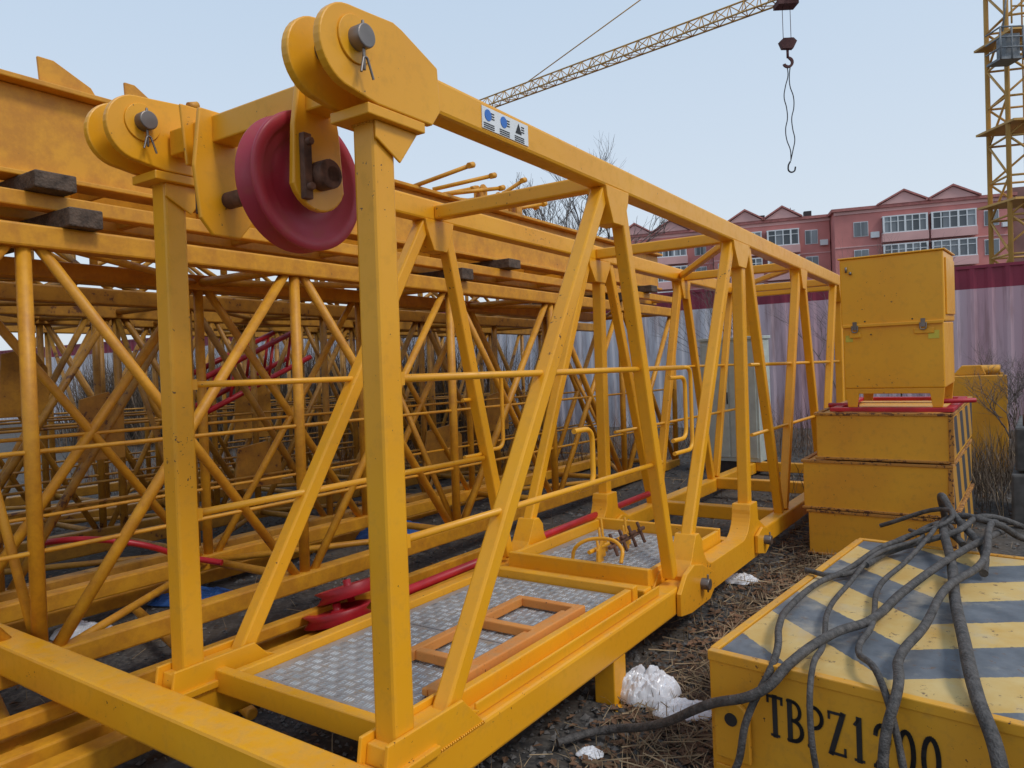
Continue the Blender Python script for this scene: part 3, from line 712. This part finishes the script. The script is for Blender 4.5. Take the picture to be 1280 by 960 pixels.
def section(x0,x1,yf,h,bays,gables):
    w.box(x0,x1,yf,yf+12,0,h)
    p2.box(x0-.05,x1+.05,yf-.12,yf-.002,h-.35,h-.02); 
    rf.box(x0-.3,x1+.3,yf-.4,yf+12.3,h,h+.3)
    nfl=int(h/fl)
    for k in range(nfl):
        z0=h-.75-fl*(k+1)+.95
        for (a,b_,kind) in bays:
            if kind=='big':
                p2.box(a-.15,b_+.15,yf-.9,yf-.003,z0-.9,z0-.05)
                wh.box(a-.1,b_+.1,yf-.85,yf-.004,z0-.05,z0+.06);wh.box(a-.1,b_+.1,yf-.85,yf-.004,z0+1.62,z0+1.74)
                n_=max(2,int(round((b_-a)/.72)));
                for i in range(n_+1):
                    xx=a+(b_-a)*i/n_; t=.05 if i%3 else .09
                    wh.box(xx-t,xx+t,yf-.86,yf-.76,z0+.06,z0+1.62)
                wh.box(a,b_,yf-.845,yf-.79,z0+1.1,z0+1.16)
                gl.box(a,b_,yf-.78,yf-.02,z0+.061,z0+1.619)
            else:
                wh.box(a-.06,b_+.06,yf-.06,yf-.002,z0-.06,z0+1.5)
                gl.box(a,(a+b_)/2-.03,yf-.09,yf-.061,z0,z0+1.42);gl.box((a+b_)/2+.03,b_,yf-.09,yf-.061,z0,z0+1.42)
                if random.random()<.7: ac.box(b_+.25,b_+1.05,yf-.4,yf-.003,z0-.3,z0+.3)
        p2.box(x0,x1,yf-.06,yf-.001,z0-1.12,z0-1.0)
    for a,b_ in gables:
        mx=(a+b_)/2
        p2.prism([(a,h+.301),(b_,h+.301),(mx,h+1.45)],'y',yf-.5,yf+3)
        rf.prism([(a-.3,h+.25),(mx,h+1.5),(b_+.3,h+.25),(b_+.3,h+.42),(mx,h+1.7),(a-.3,h+.42)],'y',yf-.7,yf+3)
section(.0,16.5,0,15.0,[(4.6,8.6,'big'),(9.1,13,'big'),(1.9,3.2,'s'),(14.0,15.2,'s')],[(4.4,8.8),(8.9,13.3)])
section(-12.5,-.1,3,15.0,[(-10.6,-7.3,'big'),(-6.6,-3.4,'big'),(-12,-11.2,'s'),(-2.6,-1.4,'s')],[(-10.8,-7.1),(-6.8,-3.2)])
section(-25,-12.6,5,15.0,[(-23,-20,'big'),(-19,-15.6,'big'),(-14.6,-13.4,'s')],[(-23.3,-19.7),(-19.3,-15.3)])
section(-38,-25.1,7,15.0,[(-36,-33,'big'),(-32,-28.6,'big'),(-27.6,-26.4,'s')],[(-36.3,-32.7),(-32.3,-28.3)])
w.done('walls',M_wall,BD);p2.done('trim_and_gables',M_wall2,BD);wh.done('window_frames',M_white,BD);gl.done('glazing',M_glass,BD);rf.done('roof',M_roof,BD);ac.done('air_conditioners',M_white,BD)
m=MB();m.box(16.55,21,.5,13,0,15.9);m.done('stair_tower',flat('brown_render',(.26,.13,.11),.85,0,.2,.6),BD)
m=MB()
for x in (-9,-4,7.5,-18): m.tube((x,4,15),(x,4,16.6),r=.04,seg=6);m.tube((x-.5,4,16.3),(x+.5,4,16.3),r=.03,seg=6);m.box(x+1.5,x+2.3,5,6,15.2,16.2)
m.done('roof_fittings',M_dark,BD)

# ---------------------------------------------------------------- cranes
M_cy=flat('crane_yellow_far',(.58,.32,.08),.6,0,.15,1)
def latt(m,P0,P1,a,b,panel,rc,rl,tri=False):
    P0=Vector(P0);P1=Vector(P1);d=P1-P0;L=d.length;n=int(L/panel);d/=n
    if tri: off=[a*-.5,a*.5,b]
    else: off=[a*.5+b*.5,a*-.5+b*.5,a*-.5-b*.5,a*.5-b*.5]
    k=len(off)
    for o in off: m.tube(P0+o,P1+o,r=rc,seg=6)
    for i in range(n):
        q=P0+d*i
        for j in range(k):
            o1,o2=off[j],off[(j+1)%k]
            m.tube(q+o1,q+o2,r=rl,seg=5)
            if i%2: o1,o2=o2,o1
            m.tube(q+o1,q+d+o2,r=rl,seg=5)
C=empty('tower_crane_mast');m=MB();mc=Vector((19.55,28.3,0))
ma=math.radians(12);xa=Vector((math.cos(ma),-math.sin(ma),0))*1.7;xb_=Vector((math.sin(ma),math.cos(ma),0))*1.7
latt(m,mc,mc+Vector((0,0,30)),xa,xb_,1.4,.085,.045)
m.done('mast_lattice',M_cy,C)
m=MB()
for z in (6.2,9,12.2,15,20):
    m.box(mc.x-1.1,mc.x+1.1,mc.y-1.1,mc.y+1.1,z,z+.08)
for z in (12.4,):
    for x in (-1.1,-.0,1.1): m.tube((mc.x+x,mc.y-1.1,z),(mc.x+x,mc.y-1.1,z+1.1),r=.03,seg=6)
    m.tube((mc.x-1.1,mc.y-1.1,z+1.1),(mc.x+1.1,mc.y-1.1,z+1.1),r=.03,seg=6);m.tube((mc.x-1.1,mc.y-1.1,z+.6),(mc.x+1.1,mc.y-1.1,z+.6),r=.03,seg=6)
# inner ladder
for x in (-.25,.25): m.tube((mc.x+x,mc.y-.4,0),(mc.x+x,mc.y-.4,30),r=.03,seg=5)
for i in range(80): m.tube((mc.x-.25,mc.y-.4,.3+i*.36),(mc.x+.25,mc.y-.4,.3+i*.36),r=.018,seg=4)
m.done('landings_and_ladder',M_cy,C)
m=MB();z=11.0
m.box(mc.x-1.85,mc.x-1.05,mc.y-1.6,mc.y-.8,z,z+.08)
for x in (-1.85,-1.45,-1.05):
    m.tube((mc.x+x,mc.y-1.6,z),(mc.x+x,mc.y-1.6,z+1.1),r=.03,seg=6)
for q in (.4,.75,1.1): m.tube((mc.x-1.85,mc.y-1.6,z+q),(mc.x-1.05,mc.y-1.6,z+q),r=.03,seg=6);m.tube((mc.x-1.85,mc.y-1.6,z+q),(mc.x-1.85,mc.y-.8,z+q),r=.03,seg=6)
m.tube((mc.x-1.5,mc.y-1.2,z+1.1),(mc.x-1.3,mc.y-1.2,z+2.6),r=.03,seg=6)
m.box(mc.x-1.6,mc.x-1.1,mc.y-1.5,mc.y-1.0,z+.1,z+.9)
m.done('side_basket',flat('grey_steel',(.2,.21,.22),.6),C)
C=empty('tower_crane');m=MB()
def jp(s,z=31.75): return Vector((27.7*s,93-25.7*s,z))
jd=(jp(1)-jp(0)).normalized();side=Vector((-jd.y,jd.x,0))
latt(m,jp(-.12),jp(2.2),side*1.3,Vector((0,0,1.25)),1.45,.085,.05,True)
m.tube(jp(.121,32.9),jp(.61,36.9+.6),r=.06,seg=6);m.tube(jp(.61,37.5),jp(2.2,50.5),r=.06,seg=6);m.tube(jp(1.3,32.9),jp(2.2,50),r=.06,seg=6)
latt(m,jp(2.2,0),jp(2.2,42),jd*1.8,side*1.8,1.8,.1,.05)
latt(m,jp(2.2,42),jp(2.2,51),jd*.6,side*.6,1.5,.08,.04)
latt(m,jp(2.2),jp(2.65),side*1.3,Vector((0,0,.6)),1.5,.08,.04)
m.done('lattice',M_cy,C)
m=MB();p=jp(.95)
m.box(p.x-.9,p.x+.9,p.y-.7,p.y+.7,31.1,31.55)
m.tube(p+Vector((-.35,0,-.6)),p+Vector((-.35,0,-3.4)),r=.03,seg=5);m.tube(p+Vector((.35,0,-.6)),p+Vector((.35,0,-3.4)),r=.03,seg=5)
for a,b_ in ((27.2,28.3),):
    m.prism([(p.x-.5,a+.2),(p.x-.75,b_-.3),(p.x-.4,b_),(p.x+.5,b_),(p.x+.8,b_-.3),(p.x+.45,a+.15)],'y',p.y-.25,p.y+.25)
m.tube((p.x,p.y,27.3),(p.x,p.y,26.6),r=.12,seg=8)
m.prism(arc(p.x,26.2,.5,100,-160,12)+arc(p.x,26.2,.28,-160,60,12),'y',p.y-.1,p.y+.1)
m.box(jp(1.03).x-1,jp(1.03).x+.6,jp(1.03).y-.6,jp(1.03).y+.6,31.9,32.6)
m.done('trolley_and_hook_block',flat('hook_rust',(.10,.03,.025),.7),C)
for sx,ph in ((-.35,0),(.3,2)):
    curve('chain_sling',[(p.x+sx*(.3+.7*math.sin(k*.35))+.15*math.sin(k*1.7+ph),p.y,26-k*.95) for k in range(0,10)],.045,M_dark,C)
curve('sling_hook',[(p.x-.1,p.y,17.4),(p.x-.3,p.y,17),(p.x-.2,p.y,16.5),(p.x+.2,p.y,16.5),(p.x+.35,p.y,16.9)],.07,M_dark,C)

# ---------------------------------------------------------------- bare trees and shrubs
M_bark=flat('bark',(.16,.13,.115),.9,0,.2,3,0,1)
def tree(name,x,y,h,spread,depth,seed,r0=.16,z0=0,nb=3):
    rnd=random.Random(seed);m=MB()
    def br(p,d,l,r,k):
        q=p+d*l;segs=3 if k<3 else 5
        mid=p+d*l*.5+Vector((rnd.uniform(-1,1),rnd.uniform(-1,1),0))*l*.06
        m.tube(p,mid,r=r,r2=r*.85,seg=segs);m.tube(mid,q,r=r*.85,r2=r*.68,seg=segs)
        if k==0:return
        for i in range(rnd.choice([nb,nb,nb+1])):
            a=Vector((rnd.uniform(-1,1),rnd.uniform(-1,1),rnd.uniform(-.15,.8)))*spread
            st_=q if i<2 else p+d*l*rnd.uniform(.4,.9)
            br(st_,(d+a).normalized(),l*rnd.uniform(.6,.82),r*rnd.uniform(.5,.66),k-1)
    br(Vector((x,y,z0)),Vector((rnd.uniform(-.05,.05),0,1)).normalized(),h*.3,r0,depth)
    return m.done(name,M_bark,fix=False)
tree('bare_tree',5.0,45,14.0,.75,6,3,.20)
tree('bare_tree',8.3,50,10,.8,5,11,.16)
tree('bare_tree',2.0,52,11,.8,5,21,.18)
tree('bare_shrub',4.6,10.6,3.0,.9,5,5,.018,nb=3)
tree('bare_shrub',3.6,11.5,3.2,.9,5,6,.018)
tree('bare_shrub',6.3,9.6,1.9,1.1,5,8,.016)
tree('bare_shrub',6.0,8.9,1.7,1.1,5,9,.016)
tree('bare_shrub',5.6,8.4,1.5,1.1,5,14,.016)
tree('bare_shrub',5.3,10.2,3.4,.8,5,10,.016)
tree('bare_shrub',0.6,13.5,3.0,.9,5,12,.018)
tree('bare_shrub',-2,13.5,2.6,.9,5,13,.018)

# ---------------------------------------------------------------- light: bright hazy overcast
el,az=math.radians(50),math.radians(125)
wd=bpy.data.worlds.new('World');S.world=wd;wd.use_nodes=True;nt=wd.node_tree
bg=nt.nodes['Background'];sk=nt.nodes.new('ShaderNodeTexSky');sk.sky_type='NISHITA';sk.sun_disc=False;sk.sun_elevation=el;sk.sun_rotation=az
sk.air_density=1.0;sk.dust_density=3.0;sk.ozone_density=1.0;sk.altitude=0
tc=N(nt,'ShaderNodeTexCoord');sp=N(nt,'ShaderNodeSeparateXYZ');nt.links.new(tc.outputs['Generated'],sp.inputs[0])
haze=ramp(nt,sp.outputs['Z'],0.0,.7,(.80,.87,.94,1),(.50,.68,.90,1))
hz=N(nt,'ShaderNodeVectorMath',operation='SCALE');nt.links.new(haze,hz.inputs[0]);hz.inputs['Scale'].default_value=10.8
mx=N(nt,'ShaderNodeMix');mx.data_type='RGBA';mx.inputs[0].default_value=.75
nt.links.new(sk.outputs[0],mx.inputs[6]);nt.links.new(hz.outputs[0],mx.inputs[7])
nt.links.new(mx.outputs[2],bg.inputs['Color']);bg.inputs['Strength'].default_value=.10
sd=Vector((math.sin(az)*math.cos(el),math.cos(az)*math.cos(el),math.sin(el)))
sun=bpy.data.lights.new('sun','SUN');sun.energy=1.4;sun.angle=math.radians(14);sun.color=(1,.97,.92)
so=bpy.data.objects.new('sun',sun);S.collection.objects.link(so);so.rotation_mode='QUATERNION';so.rotation_quaternion=sd.to_track_quat('Z','Y')
